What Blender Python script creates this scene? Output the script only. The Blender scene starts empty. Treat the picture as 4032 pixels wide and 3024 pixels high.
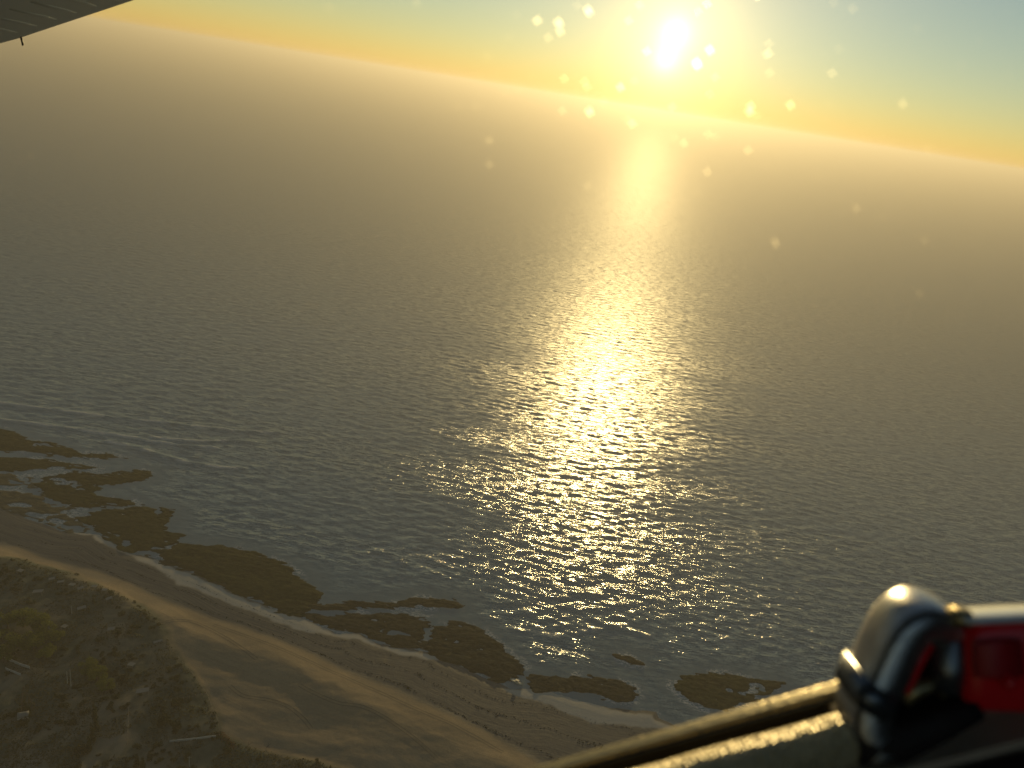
import bpy, bmesh, math, random
import numpy as np
from mathutils import Matrix, Vector

random.seed(7)
rng = np.random.default_rng(7)
scene = bpy.context.scene
C = scene.collection

# ------------------------------------------------------------------ camera
ALT = 300.0                                   # metres above the sea
FPX = 3028.0                                  # focal length in photo pixels (4032 wide)
PITCH, ROLL = math.radians(20.83), math.radians(9.22)
_F = np.array([0, math.cos(PITCH), -math.sin(PITCH)])
_U0 = np.array([0, math.sin(PITCH), math.cos(PITCH)])
_R0 = np.array([1.0, 0, 0])
_R = math.cos(ROLL) * _R0 + math.sin(ROLL) * _U0
_U = -math.sin(ROLL) * _R0 + math.cos(ROLL) * _U0
CAM = np.array([0, 0, ALT])

cam_data = bpy.data.cameras.new('camera')
cam = bpy.data.objects.new('camera', cam_data)
C.objects.link(cam)
cam.matrix_world = Matrix(((_R[0], _U[0], -_F[0], 0), (_R[1], _U[1], -_F[1], 0), (_R[2], _U[2], -_F[2], ALT), (0, 0, 0, 1)))
cam_data.sensor_width = 36.0
cam_data.lens = FPX * 36.0 / 4032.0
cam_data.clip_start, cam_data.clip_end = 0.02, 400000.0
cam_data.dof.use_dof = True
cam_data.dof.focus_distance = 450.0
cam_data.dof.aperture_fstop = 5.4
cam_data.dof.aperture_blades = 4
cam_data.dof.aperture_rotation = math.radians(35)   # a 5 mm wide pupil: the near frame is soft
scene.camera = cam

# ------------------------------------------------------------------ world, sun, exposure
SUN_EL, SUN_AZ = math.radians(4.1), math.radians(6.9)     # azimuth clockwise from +Y
SUN_DIR = np.array([math.sin(SUN_AZ) * math.cos(SUN_EL), math.cos(SUN_AZ) * math.cos(SUN_EL), math.sin(SUN_EL)])
world = bpy.data.worlds.new('World')
scene.world = world
world.use_nodes = True
wn = world.node_tree
bg = wn.nodes['Background']
sky = wn.nodes.new('ShaderNodeTexSky')
sky.sky_type = 'NISHITA'
sky.sun_disc = False
sky.sun_elevation = SUN_EL
sky.sun_rotation = SUN_AZ
sky.altitude = 5000
sky.air_density, sky.dust_density, sky.ozone_density = 1.8, 0.1, 1.3
wn.links.new(sky.outputs[0], bg.inputs[0])
bg.inputs[1].default_value = 0.062

sd = bpy.data.lights.new('sun', 'SUN')
sd.energy = 4.0
sd.angle = math.radians(0.53)
sd.color = (1.0, 0.73, 0.31)
sun = bpy.data.objects.new('sun', sd)
C.objects.link(sun)
sun.rotation_euler = Vector(SUN_DIR).to_track_quat('Z', 'Y').to_euler()

scene.view_settings.view_transform = 'Standard'
scene.view_settings.look = 'None'
scene.view_settings.exposure = 0.80
scene.view_settings.gamma = 1.0
cy = scene.cycles
cy.use_denoising = True
cy.use_adaptive_sampling = False
cy.max_bounces = 8
cy.transparent_max_bounces = 24
cy.volume_bounces = 0
cy.sample_clamp_direct = 40.0
cy.sample_clamp_indirect = 4.0

# ------------------------------------------------------------------ helpers
def ray(x, y):
    return _F + _R * ((x - 2016) / FPX) + _U * ((1512 - y) / FPX)

def gnd(x, y, z=0.0):
    d = ray(x, y)
    t = (z - ALT) / d[2]
    return CAM + d * t

def gxy(pts):
    return np.array([gnd(*q)[:2] for q in pts])

def tag(o, label=None, cat=None, group=None, kind=None):
    if label: o['label'] = label
    if cat: o['category'] = cat
    if group: o['group'] = group
    if kind: o['kind'] = kind
    return o

def link_mesh(name, verts, faces, mat, parent=None, smooth=False):
    me = bpy.data.meshes.new(name)
    me.from_pydata([tuple(v) for v in verts], [], faces)
    me.update()
    if smooth:
        me.polygons.foreach_set('use_smooth', np.ones(len(me.polygons), dtype=bool))
    if mat: me.materials.append(mat)
    o = bpy.data.objects.new(name, me)
    C.objects.link(o)
    if parent: o.parent = parent
    return o

def np_mesh(name, co, quads, mat, smooth=True, attrs=None):
    """fast mesh from numpy arrays: co (n,3), quads (m,4)"""
    me = bpy.data.meshes.new(name)
    n, m = len(co), len(quads)
    k = quads.shape[1]
    me.vertices.add(n); me.vertices.foreach_set('co', co.astype(np.float32).ravel())
    me.loops.add(m * k); me.loops.foreach_set('vertex_index', quads.astype(np.int32).ravel())
    me.polygons.add(m)
    me.polygons.foreach_set('loop_start', np.arange(0, m * k, k, dtype=np.int32))
    me.polygons.foreach_set('use_smooth', np.full(m, smooth, dtype=bool))
    me.update(calc_edges=True)
    for an, av in (attrs or {}).items():
        at = me.attributes.new(an, 'FLOAT', 'POINT')
        at.data.foreach_set('value', av.astype(np.float32))
    me.materials.append(mat)
    o = bpy.data.objects.new(name, me)
    C.objects.link(o)
    return o

def empty(name, loc=(0, 0, 0), rz=0.0):
    o = bpy.data.objects.new(name, None)
    o.location = loc; o.rotation_euler = (0, 0, rz)
    o.empty_display_size = 0.2
    C.objects.link(o)
    return o

def hash2(i, j, s):
    h = (i.astype(np.int64) * 374761393 + j.astype(np.int64) * 668265263 + s * 1274126177) & 0x7fffffff
    h = ((h ^ (h >> 13)) * 1274126177) & 0x7fffffff
    return ((h ^ (h >> 16)) & 0xffff) / 65535.0

def vnoise(x, y, s=0):
    i, j = np.floor(x), np.floor(y)
    fx, fy = x - i, y - j
    fx = fx * fx * (3 - 2 * fx); fy = fy * fy * (3 - 2 * fy)
    a, b = hash2(i, j, s), hash2(i + 1, j, s)
    c, d = hash2(i, j + 1, s), hash2(i + 1, j + 1, s)
    return (a * (1 - fx) + b * fx) * (1 - fy) + (c * (1 - fx) + d * fx) * fy

def fbm(x, y, s=0, oct=4):
    v, amp, tot = 0.0, 1.0, 0.0
    for o in range(oct):
        v = v + amp * vnoise(x * 2 ** o + 17.3 * o, y * 2 ** o - 9.1 * o, s + o)
        tot += amp; amp *= 0.5
    return v / tot

def sdist(px, py, poly):
    """signed distance to a closed polygon, positive inside"""
    d2 = np.full(px.shape, 1e18)
    inside = np.zeros(px.shape, dtype=bool)
    n = len(poly)
    for k in range(n):
        ax, ay = poly[k]; bx, by = poly[(k + 1) % n]
        ex, ey = bx - ax, by - ay
        L = ex * ex + ey * ey + 1e-12
        t = np.clip(((px - ax) * ex + (py - ay) * ey) / L, 0, 1)
        dx, dy = px - ax - t * ex, py - ay - t * ey
        d2 = np.minimum(d2, dx * dx + dy * dy)
        c = (ay > py) != (by > py)
        xi = ax + (py - ay) * ex / (ey if abs(ey) > 1e-9 else 1e-9)
        inside ^= c & (px < xi)
    d = np.sqrt(d2)
    return np.where(inside, d, -d)

def ldist(px, py, line):
    d2 = np.full(px.shape, 1e18)
    for k in range(len(line) - 1):
        ax, ay = line[k]; bx, by = line[k + 1]
        ex, ey = bx - ax, by - ay
        t = np.clip(((px - ax) * ex + (py - ay) * ey) / (ex * ex + ey * ey), 0, 1)
        dx, dy = px - ax - t * ex, py - ay - t * ey
        d2 = np.minimum(d2, dx * dx + dy * dy)
    return np.sqrt(d2)

def sstep(a, b, x):
    t = np.clip((x - a) / (b - a), 0, 1)
    return t * t * (3 - 2 * t)

# ------------------------------------------------------------------ materials
class NT:
    def __init__(self, name):
        self.m = bpy.data.materials.new(name)
        self.m.use_nodes = True
        self.t = self.m.node_tree
        self.t.nodes.clear()
        self.out = self.t.nodes.new('ShaderNodeOutputMaterial')
    def n(self, typ, **kw):
        nd = self.t.nodes.new('ShaderNode' + typ)
        for k, v in kw.items(): setattr(nd, k, v)
        return nd
    def l(self, a, b): self.t.links.new(a, b)
    def coord(self, scale=(1, 1, 1), rot=(0, 0, 0), kind='Object'):
        tc = self.n('TexCoord'); mp = self.n('Mapping')
        mp.inputs['Scale'].default_value = scale
        mp.inputs['Rotation'].default_value = rot
        self.l(tc.outputs[kind], mp.inputs['Vector'])
        return mp.outputs[0]
    def noise(self, vec, scale, detail=4, rough=0.55, dist=0.0):
        nd = self.n('TexNoise')
        nd.inputs['Scale'].default_value = scale
        nd.inputs['Detail'].default_value = detail
        nd.inputs['Roughness'].default_value = rough
        nd.inputs['Distortion'].default_value = dist
        if vec is not None: self.l(vec, nd.inputs['Vector'])
        return nd.outputs['Fac']
    def ramp(self, fac, stops):
        r = self.n('ValToRGB')
        e = r.color_ramp.elements
        while len(e) > 1: e.remove(e[-1])
        for i, (p, c) in enumerate(stops):
            el = e[0] if i == 0 else e.new(p)
            el.position = p
            el.color = (*c, 1) if len(c) == 3 else c
        self.l(fac, r.inputs[0])
        return r.outputs[0]
    def mixc(self, fac, a, b, mode='MIX'):
        mx = self.n('Mix', data_type='RGBA', blend_type=mode)
        for sock, v in ((mx.inputs[0], fac), (mx.inputs[6], a), (mx.inputs[7], b)):
            if isinstance(v, bpy.types.NodeSocket): self.l(v, sock)
            elif isinstance(v, (int, float)): sock.default_value = v
            else: sock.default_value = (*v, 1)
        return mx.outputs[2]
    def math(self, op, a, b=None, clamp=False):
        nd = self.n('Math', operation=op, use_clamp=clamp)
        for s, v in zip(nd.inputs, (a, b)):
            if v is None: continue
            if isinstance(v, bpy.types.NodeSocket): self.l(v, s)
            else: s.default_value = v
        return nd.outputs[0]
    def attr(self, name):
        nd = self.n('Attribute', attribute_name=name)
        return nd.outputs['Fac']
    def bump(self, h, strength=0.5, dist=0.1, normal=None):
        nd = self.n('Bump')
        nd.inputs['Strength'].default_value = strength
        nd.inputs['Distance'].default_value = dist
        self.l(h, nd.inputs['Height'])
        if normal is not None: self.l(normal, nd.inputs['Normal'])
        return nd.outputs[0]
    def pbr(self, color, rough=0.6, metal=0.0, normal=None, ior=1.5, spec=0.5):
        b = self.n('BsdfPrincipled')
        for key, v in (('Base Color', color), ('Roughness', rough), ('Metallic', metal)):
            if isinstance(v, bpy.types.NodeSocket): self.l(v, b.inputs[key])
            elif isinstance(v, (int, float)): b.inputs[key].default_value = v
            else: b.inputs[key].default_value = (*v, 1)
        b.inputs['IOR'].default_value = ior
        b.inputs['Specular IOR Level'].default_value = spec
        if normal is not None: self.l(normal, b.inputs['Normal'])
        self.l(b.outputs[0], self.out.inputs[0])
        return b

def simple(name, color, rough=0.6, metal=0.0, var=0.25, scale=3.0, bump=0.0):
    t = NT(name)
    v = t.coord()
    f = t.noise(v, scale, 5, 0.6)
    c = t.mixc(f, tuple(c * (1 - var) for c in color), tuple(min(1, c * (1 + var)) for c in color))
    nrm = t.bump(t.noise(v, scale * 6, 3), bump, 0.02) if bump else None
    t.pbr(c, rough, metal, nrm)
    return t.m

# sea water: surface slopes of the wind ripples as a field of their own, so that they stay true at any distance
t = NT('sea_water')
def slope(scale, rot, ax, ay, detail, dist):
    nd = t.n('TexNoise', noise_dimensions='2D')
    nd.inputs['Scale'].default_value = 1.0
    nd.inputs['Detail'].default_value = detail
    nd.inputs['Roughness'].default_value = 0.6
    nd.inputs['Distortion'].default_value = dist
    t.l(t.coord((scale[0], scale[1], 1), (0, 0, math.radians(rot))), nd.inputs['Vector'])
    sub = t.n('VectorMath', operation='SUBTRACT'); t.l(nd.outputs['Color'], sub.inputs[0]); sub.inputs[1].default_value = (0.5, 0.5, 0.5)
    mul = t.n('VectorMath', operation='MULTIPLY'); t.l(sub.outputs[0], mul.inputs[0]); mul.inputs[1].default_value = (ax, ay, 0)
    return mul.outputs[0]
def vadd(a, b):
    nd = t.n('VectorMath', operation='ADD'); t.l(a, nd.inputs[0]); t.l(b, nd.inputs[1]); return nd.outputs[0]
sl = vadd(slope((0.065, 0.36), 4, 0.35, 0.95, 1, 0.35), slope((0.17, 0.90), -14, 0.65, 1.2, 1, 0.3))
sl = vadd(sl, slope((0.8, 2.0), 10, 1.25, 1.2, 2, 0.3))
sl = vadd(sl, slope((2.6, 3.4), -25, 0.8, 0.6, 1, 0.0))
patch = t.noise(t.coord((0.006, 0.014, 1), (0, 0, 0.2)), 1.0, 3, 0.5)
slick = t.ramp(t.noise(t.coord((0.0035, 0.016, 1), (0, 0, -0.25)), 1.0, 4, 0.55, 0.6), [(0.36, (0.45, 0.45, 0.45)), (0.55, (1, 1, 1))])
far = t.attr('unresolved')
gain = t.math('MULTIPLY', t.math('SUBTRACT', 1.0, t.attr('calm')), t.math('ADD', t.math('MULTIPLY', patch, 0.8), 0.6))
gain = t.math('MULTIPLY', gain, slick)
gain = t.math('MULTIPLY', gain, t.math('SUBTRACT', 1.0, t.math('MULTIPLY', far, 0.62)))
sc = t.n('VectorMath', operation='SCALE'); t.l(sl, sc.inputs[0]); t.l(gain, sc.inputs['Scale'])
geo = t.n('NewGeometry')
nrm = t.n('VectorMath', operation='NORMALIZE'); t.l(vadd(geo.outputs['Normal'], sc.outputs[0]), nrm.inputs[0])
foam_n = t.noise(t.coord((0.5, 0.9, 1)), 1.0, 6, 0.7, 0.8)
foam = t.math('MULTIPLY', t.attr('foam'), t.ramp(foam_n, [(0.47, (0, 0, 0)), (0.60, (1, 1, 1))]))
foam = t.math('MAXIMUM', foam, t.math('MULTIPLY', t.attr('wash'), t.ramp(foam_n, [(0.30, (0.35, 0.35, 0.35)), (0.60, (1, 1, 1))])))
deep = t.mixc(t.attr('shallow'), (0.175, 0.248, 0.268), (0.165, 0.220, 0.230))
col = t.mixc(foam, deep, (0.62, 0.6, 0.56))
rgh = t.math('ADD', t.math('MULTIPLY', foam, 0.6), t.math('ADD', t.math('MULTIPLY', far, 0.50), 0.10))
t.pbr(col, rgh, 0, nrm.outputs[0], ior=1.333)
M_SEA = t.m

# beach and hinterland
t = NT('beach_ground')
oc = t.coord()
a_sh, a_al = t.attr('from_shore'), t.attr('along')
cmb = t.n('CombineXYZ')
t.l(t.math('MULTIPLY', a_al, 0.012), cmb.inputs[0]); t.l(t.math('MULTIPLY', a_sh, 0.22), cmb.inputs[1])
streak = t.noise(cmb.outputs[0], 1.0, 6, 0.62, 0.6)
cmb2 = t.n('CombineXYZ')
t.l(t.math('MULTIPLY', a_al, 0.03), cmb2.inputs[0]); t.l(t.math('MULTIPLY', a_sh, 1.1), cmb2.inputs[1])
streak2 = t.noise(cmb2.outputs[0], 1.0, 4, 0.6, 0.5)
mott = t.noise(oc, 0.05, 6, 0.6)
fine = t.noise(oc, 0.6, 5, 0.65, 0.6)
sand = t.mixc(mott, (0.255, 0.190, 0.115), (0.335, 0.262, 0.170))
sand = t.mixc(t.math('MULTIPLY', t.ramp(streak, [(0.42, (0, 0, 0)), (0.62, (1, 1, 1))]), 0.45), sand, (0.200, 0.155, 0.105))
sand = t.mixc(t.math('MULTIPLY', t.ramp(fine, [(0.35, (1, 1, 1)), (0.55, (0, 0, 0))]), 0.35), sand, (0.19, 0.145, 0.095))
wet = t.mixc(t.ramp(streak2, [(0.38, (0, 0, 0)), (0.62, (1, 1, 1))]), (0.052, 0.057, 0.066), (0.120, 0.114, 0.102))
wet = t.mixc(t.ramp(streak, [(0.50, (0, 0, 0)), (0.75, (0.8, 0.8, 0.8))]), wet, (0.16, 0.142, 0.112))
pale = t.mixc(fine, (0.40, 0.355, 0.285), (0.52, 0.475, 0.395))
g1 = t.noise(oc, 0.035, 7, 0.66, 0.5)
g2 = t.noise(oc, 0.22, 6, 0.7, 0.4)
scrub = t.mixc(t.ramp(g2, [(0.36, (0, 0, 0)), (0.62, (1, 1, 1))]), (0.040, 0.054, 0.038), (0.085, 0.098, 0.074))
scrub = t.mixc(t.ramp(g1, [(0.43, (0, 0, 0)), (0.62, (1, 1, 1))]), scrub, (0.195, 0.160, 0.110))
c = t.mixc(t.attr('wet'), sand, wet)
c = t.mixc(t.attr('pale'), c, pale)
c = t.mixc(t.attr('scrub'), c, scrub)
c = t.mixc(t.attr('path'), c, (0.26, 0.215, 0.155))
hb = t.math('ADD', t.math('MULTIPLY', fine, 0.5), t.math('MULTIPLY', streak2, 0.32))
hb = t.math('ADD', hb, t.math('MULTIPLY', g2, 0.8))
rg = t.math('SUBTRACT', 0.92, t.math('MULTIPLY', t.attr('wet'), 0.32))
t.pbr(c, rg, 0, t.bump(hb, 0.6, 0.32), spec=0.15)
M_GROUND = t.m

# seaweed covered reef
def reef_mat(name, a, b, c3):
    t = NT(name)
    oc = t.coord()
    n1 = t.noise(oc, 0.09, 6, 0.65, 0.8)
    n2 = t.noise(t.coord((0.35, 0.9, 1)), 1.0, 5, 0.7, 0.6)
    c = t.mixc(t.ramp(n1, [(0.38, (0, 0, 0)), (0.62, (1, 1, 1))]), a, b)
    c = t.mixc(t.math('MULTIPLY', t.ramp(n2, [(0.46, (0, 0, 0)), (0.66, (1, 1, 1))]), 0.85), c, c3)
    t.pbr(c, 1.0, 0, t.bump(n2, 1.0, 0.4), spec=0.04)
    return t.m
M_WEED = reef_mat('seaweed_rock', (0.010, 0.013, 0.006), (0.026, 0.032, 0.009), (0.058, 0.062, 0.024))
M_ROCK = reef_mat('dark_reef_rock', (0.009, 0.011, 0.008), (0.022, 0.024, 0.016), (0.066, 0.066, 0.050))
M_FLAT = reef_mat('tidal_flat', (0.080, 0.078, 0.055), (0.120, 0.108, 0.075), (0.075, 0.066, 0.030))
# ------------------------------------------------------------------ coast layout (traced, then laid on the ground plane)
S_LINE = [(-900, 1620), (-600, 1750), (0, 1990), (100, 2040), (270, 2098), (390, 2107), (450, 2145), (488, 2172), (597, 2200), (651, 2221),
          (770, 2259), (868, 2308), (933, 2346), (1085, 2400), (1206, 2440), (1323, 2495), (1412, 2495), (1490, 2534),
          (1601, 2551), (1718, 2573), (1740, 2595), (1846, 2640), (1930, 2684), (2010, 2708), (2080, 2714), (2147, 2716),
          (2312, 2763), (2401, 2790), (2501, 2801), (2585, 2801), (2590, 2829), (2750, 2900), (3000, 2990), (3300, 3080),
          (3800, 3200), (4500, 3400)]
P_LINE = [(-900, 1600), (-600, 1735), (0, 1980), (270, 2092), (372, 2104), (380, 2124), (466, 2167), (586, 2227), (651, 2270), (700, 2300), (880, 2375), (1000, 2420), (1100, 2458), (1211, 2490),
          (1412, 2523), (1462, 2545), (1573, 2590), (1740, 2612), (1846, 2660), (2035, 2750), (2130, 2766), (2202, 2801),
          (2334, 2840), (2434, 2863), (2501, 2874), (2640, 2880), (2760, 2890), (3000, 2975), (3300, 3060), (3800, 3180), (4500, 3380)]
B_LINE = [(-900, 1760), (-600, 1905), (0, 2150), (72, 2156), (167, 2195), (267, 2222), (390, 2250), (501, 2295), (612, 2345), (724, 2388),
          (835, 2434), (947, 2466), (1002, 2486), (1086, 2515), (1239, 2573), (1350, 2634), (1490, 2690), (1573, 2724),
          (1657, 2768), (1796, 2824), (1907, 2874), (2046, 2957), (2200, 3050), (2500, 3200), (3200, 3500)]
V_LINE = [(-900, 1810), (-600, 1950), (0, 2206), (72, 2206), (184, 2239), (278, 2263), (379, 2302), (462, 2338), (557, 2397), (601, 2434),
          (668, 2501), (685, 2562), (724, 2612), (780, 2679), (818, 2740), (835, 2796), (858, 2840), (863, 2896), (924, 2930),
          (1002, 2952), (1114, 2980), (1200, 2996), (1300, 3024), (1600, 3120), (2200, 3300), (2600, 3500)]
CLOSE = [(3800, 4600), (600, 5200), (-900, 4600)]
POLY_S, POLY_B, POLY_V = (gxy(L + CLOSE) for L in (S_LINE, B_LINE, V_LINE))
LINE_P = gxy(P_LINE)

REEFS = [  # name, label, outline, material, top height, roughness
    ('seaweed_reef', 'olive seaweed reef tongue farthest out along the shore, beside the small breakers', M_WEED, 0.45,
     [(-300, 1600), (-100, 1665), (0, 1688), (60, 1702), (110, 1728), (200, 1745), (330, 1783), (430, 1788), (500, 1806), (400, 1806), (300, 1798), (160, 1788), (0, 1776), (-300, 1700)]),
    ('seaweed_reef', 'narrow olive seaweed reef strip between two still channels', M_WEED, 0.4,
     [(-300, 1740), (0, 1799), (100, 1800), (200, 1816), (330, 1830), (392, 1838), (390, 1846), (300, 1849), (200, 1843), (100, 1853), (0, 1858), (-300, 1800)]),
    ('seaweed_reef', 'ragged olive seaweed reef with small tide pools beside the grey mudflat', M_WEED, 0.4,
     [(150, 1878), (300, 1861), (400, 1867), (540, 1850), (600, 1852), (592, 1885), (480, 1906), (392, 1916), (402, 1936), (350, 1946), (480, 1956), (532, 1976), (540, 1988), (480, 2002), (330, 1998), (250, 1988), (190, 1965), (150, 1920)]),
    ('seaweed_reef', 'rounded olive green seaweed reef between the mudflat and the pale sand spit', M_WEED, 0.5,
     [(300, 2040), (430, 2006), (560, 1998), (612, 2004), (620, 2022), (640, 2000), (692, 2010), (676, 2060), (642, 2088), (722, 2112), (700, 2142), (600, 2158), (520, 2178), (470, 2165), (430, 2120), (360, 2085)]),
    ('seaweed_reef', 'largest olive seaweed reef, a long mound beside the beach', M_WEED, 0.75,
     [(600, 2165), (720, 2140), (850, 2139), (1000, 2174), (1120, 2220), (1200, 2280), (1240, 2310), (1258, 2340), (1250, 2375), (1215, 2420), (1140, 2416), (1050, 2386), (930, 2338), (850, 2296), (760, 2252), (660, 2216)]),
    ('reef_ledge', 'thin dark reef ledge with foam along its seaward edge', M_ROCK, 0.45,
     [(1180, 2375), (1300, 2372), (1400, 2366), (1500, 2372), (1560, 2372), (1640, 2354), (1700, 2358), (1790, 2366), (1828, 2384), (1800, 2396), (1690, 2392), (1560, 2396), (1400, 2402), (1280, 2404), (1190, 2398)]),
    ('reef_ledge', 'flat dark reef between the thin ledge and the pale sand edge', M_ROCK, 0.35,
     [(1230, 2430), (1350, 2418), (1480, 2412), (1600, 2420), (1690, 2440), (1720, 2462), (1680, 2490), (1640, 2520), (1650, 2556), (1560, 2546), (1480, 2526), (1400, 2490), (1310, 2480), (1240, 2452)]),
    ('reef_ledge', 'broad dark rock reef platform sparkling with surf, beside the beached boat', M_ROCK, 0.6,
     [(1725, 2478), (1785, 2452), (1830, 2452), (1900, 2482), (1960, 2532), (2030, 2588), (2068, 2622), (2066, 2648), (2040, 2668), (1990, 2690), (1950, 2694), (1850, 2650), (1760, 2604), (1710, 2580), (1660, 2560), (1690, 2500)]),
    ('reef_ledge', 'long dark reef lying off the smooth pale beach spit', M_ROCK, 0.5,
     [(2075, 2672), (2120, 2660), (2200, 2654), (2350, 2668), (2440, 2684), (2498, 2706), (2515, 2738), (2500, 2762), (2440, 2762), (2330, 2744), (2200, 2716), (2110, 2716)]),
    ('seaweed_reef', 'dim olive seaweed shoal half hidden behind the window rail', M_WEED, 0.3,
     [(2680, 2664), (2780, 2652), (2860, 2652), (2960, 2672), (3090, 2684), (3060, 2716), (2960, 2760), (2860, 2800), (2760, 2790), (2690, 2750), (2640, 2700)]),
    ('tidal_flat', 'grey green mudflat with shallow pools inside the seaweed reefs', M_FLAT, 0.22,
     [(-300, 1830), (0, 1868), (130, 1876), (180, 1970), (280, 2005), (300, 2040), (370, 2095), (290, 2108), (120, 2050), (0, 2000), (-300, 1900)]),
    ('reef_ledge', 'low patchy rubble flat joining the reefs to the pale sand edge', M_ROCK, 0.10,
     [(380, 2090), (520, 2170), (640, 2190), (800, 2230), (1000, 2300), (1150, 2370), (1300, 2398), (1500, 2408), (1700, 2436), (1760, 2500), (1720, 2566), (1600, 2547), (1490, 2530), (1410, 2493), (1320, 2492), (1200, 2438), (1080, 2398), (930, 2344), (860, 2306), (760, 2258), (640, 2220), (480, 2170), (400, 2122)]),
    ('reef_rock', 'small dark rock awash off the reef in the sun glitter', M_ROCK, 0.5,
     [(2424, 2580), (2460, 2583), (2520, 2600), (2530, 2616), (2480, 2614), (2445, 2602)]),
]
REEF_XY = [gxy(r[4]) for r in REEFS]
CRESTS = [gxy(L) for L in (
    [(-300, 1540), (0, 1588), (200, 1612), (420, 1640), (640, 1664), (900, 1694), (1100, 1705)],
    [(-200, 1620), (0, 1652), (250, 1684), (550, 1728), (700, 1752), (850, 1766)],
    [(420, 1738), (560, 1768), (640, 1794), (720, 1818), (860, 1840), (960, 1846)],
    [(600, 1722), (760, 1738), (900, 1736), (1000, 1742)],
    [(2020, 2482), (2200, 2500), (2440, 2460), (2560, 2440)],
    [(2300, 2420), (2420, 2470), (2560, 2505)])]

# ------------------------------------------------------------------ sea
def build_sea():
    r = [90.0]
    while r[-1] < 90000:
        q = 1.0029 if r[-1] < 1500 else (1.006 if r[-1] < 5000 else 1.03)
        r.append(r[-1] * q)
    r = np.array(r)
    th = np.concatenate([np.radians(np.linspace(-100, -46, 60, endpoint=False)),
                         np.arange(math.radians(-46), math.radians(46), 0.0029),
                         np.radians(np.linspace(46.2, 100, 60))])
    rr, tt = np.meshgrid(r, th, indexing='ij')
    x, y = rr * np.sin(tt), rr * np.cos(tt)
    z = np.zeros_like(x)
    near = rr < 2600
    xs, ys, rs = x[near], y[near], rr[near]
    zs = np.zeros_like(xs)
    # calm water behind and beside the reefs
    dS = sdist(xs, ys, POLY_S)
    off = -dS
    reefd = np.full(xs.shape, -1e9)
    for P in REEF_XY:
        reefd = np.maximum(reefd, sdist(xs, ys, P))
    away = np.minimum(off, -reefd)
    shel = sstep(4, 30, away)
    # inner pools: close to shore and near reefs
    amp = 0.08 + 0.92 * shel
    group = 0.55 + 0.9 * fbm(xs / 90, ys / 60, 3, 3)
    for k in range(64):
        lam = 4.2 * (17 / 4.2) ** rng.random()
        base = math.radians(-6) if k % 3 else math.radians(24)
        ang = base + rng.normal(0, 0.24)
        kx, ky = math.sin(ang), -math.cos(ang)
        a = 0.0027 * lam * (1.0 if lam < 11 else 0.7)
        fade = sstep(2.4, 4.5, lam / (rs * 0.0029))
        ph = (kx * xs + ky * ys) * 2 * math.pi / lam + rng.random() * 6.283
        zs += a * fade * (np.sin(ph) + 0.25 * np.sin(2 * ph + 1.2))
    zs *= amp * group
    br = np.zeros_like(xs)
    for ci, L in enumerate(CRESTS):
        d = ldist(xs, ys, L)
        w = 0.4 + 0.8 * fbm(xs / 14, ys / 14, 40 + ci, 2)
        rdg = np.exp(-(d / (1.8 + 0.6 * w)) ** 2) * w
        zs += (0.85 if ci < 4 else 0.4) * rdg
        br = np.maximum(br, np.exp(-(d / 2.0) ** 2) * sstep(0.34, 0.56, fbm(xs / 14, ys / 9, 60 + ci, 2)) * (1.0 if ci < 4 else 0.4))
    z[near] = zs
    foam = np.zeros_like(x); calm = np.zeros_like(x); shal = np.zeros_like(x)
    nzf = fbm(xs / 16, ys / 16, 9, 3)
    sea_side = sstep(-6, 10, off)
    f = np.exp(-((np.clip(-reefd, 0, None) - 1.0) / 2.6) ** 2) * sstep(0.44, 0.62, nzf) * sea_side
    wash = np.zeros_like(x); wash[near] = br
    f = np.maximum(f, np.exp(-((off - 1.2) / 1.5) ** 2) * sstep(0.5, 0.6, nzf) * 0.5)
    foam[near] = f
    calm[near] = 0.86 * (1 - sstep(2, 22, away))
    shal[near] = 1 - sstep(0, 25, away)
    nr, nt = x.shape
    idx = np.arange(nr * nt).reshape(nr, nt)
    q = np.stack([idx[:-1, :-1], idx[:-1, 1:], idx[1:, 1:], idx[1:, :-1]], -1).reshape(-1, 4)[:, ::-1]
    # leave out what lies deep under the land
    deep = np.zeros(nr * nt, dtype=bool)
    dd = np.zeros_like(x); dd[near] = dS
    deep = (dd > 12).ravel()
    q = q[~deep[q].all(1)]
    co = np.stack([x, y, z], -1).reshape(-1, 3)
    used = np.unique(q); remap = -np.ones(nr * nt, dtype=np.int64); remap[used] = np.arange(len(used))
    o = np_mesh('sea', co[used], remap[q], M_SEA, True,
                {'foam': foam.ravel()[used], 'calm': calm.ravel()[used], 'shallow': shal.ravel()[used], 'wash': wash.ravel()[used],
                 'unresolved': sstep(math.log(360), math.log(2000), np.log(rr)).ravel()[used]})
    tag(o, 'wind rippled grey green sea with a golden sun glitter path', 'sea', kind='structure')
build_sea()

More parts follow.
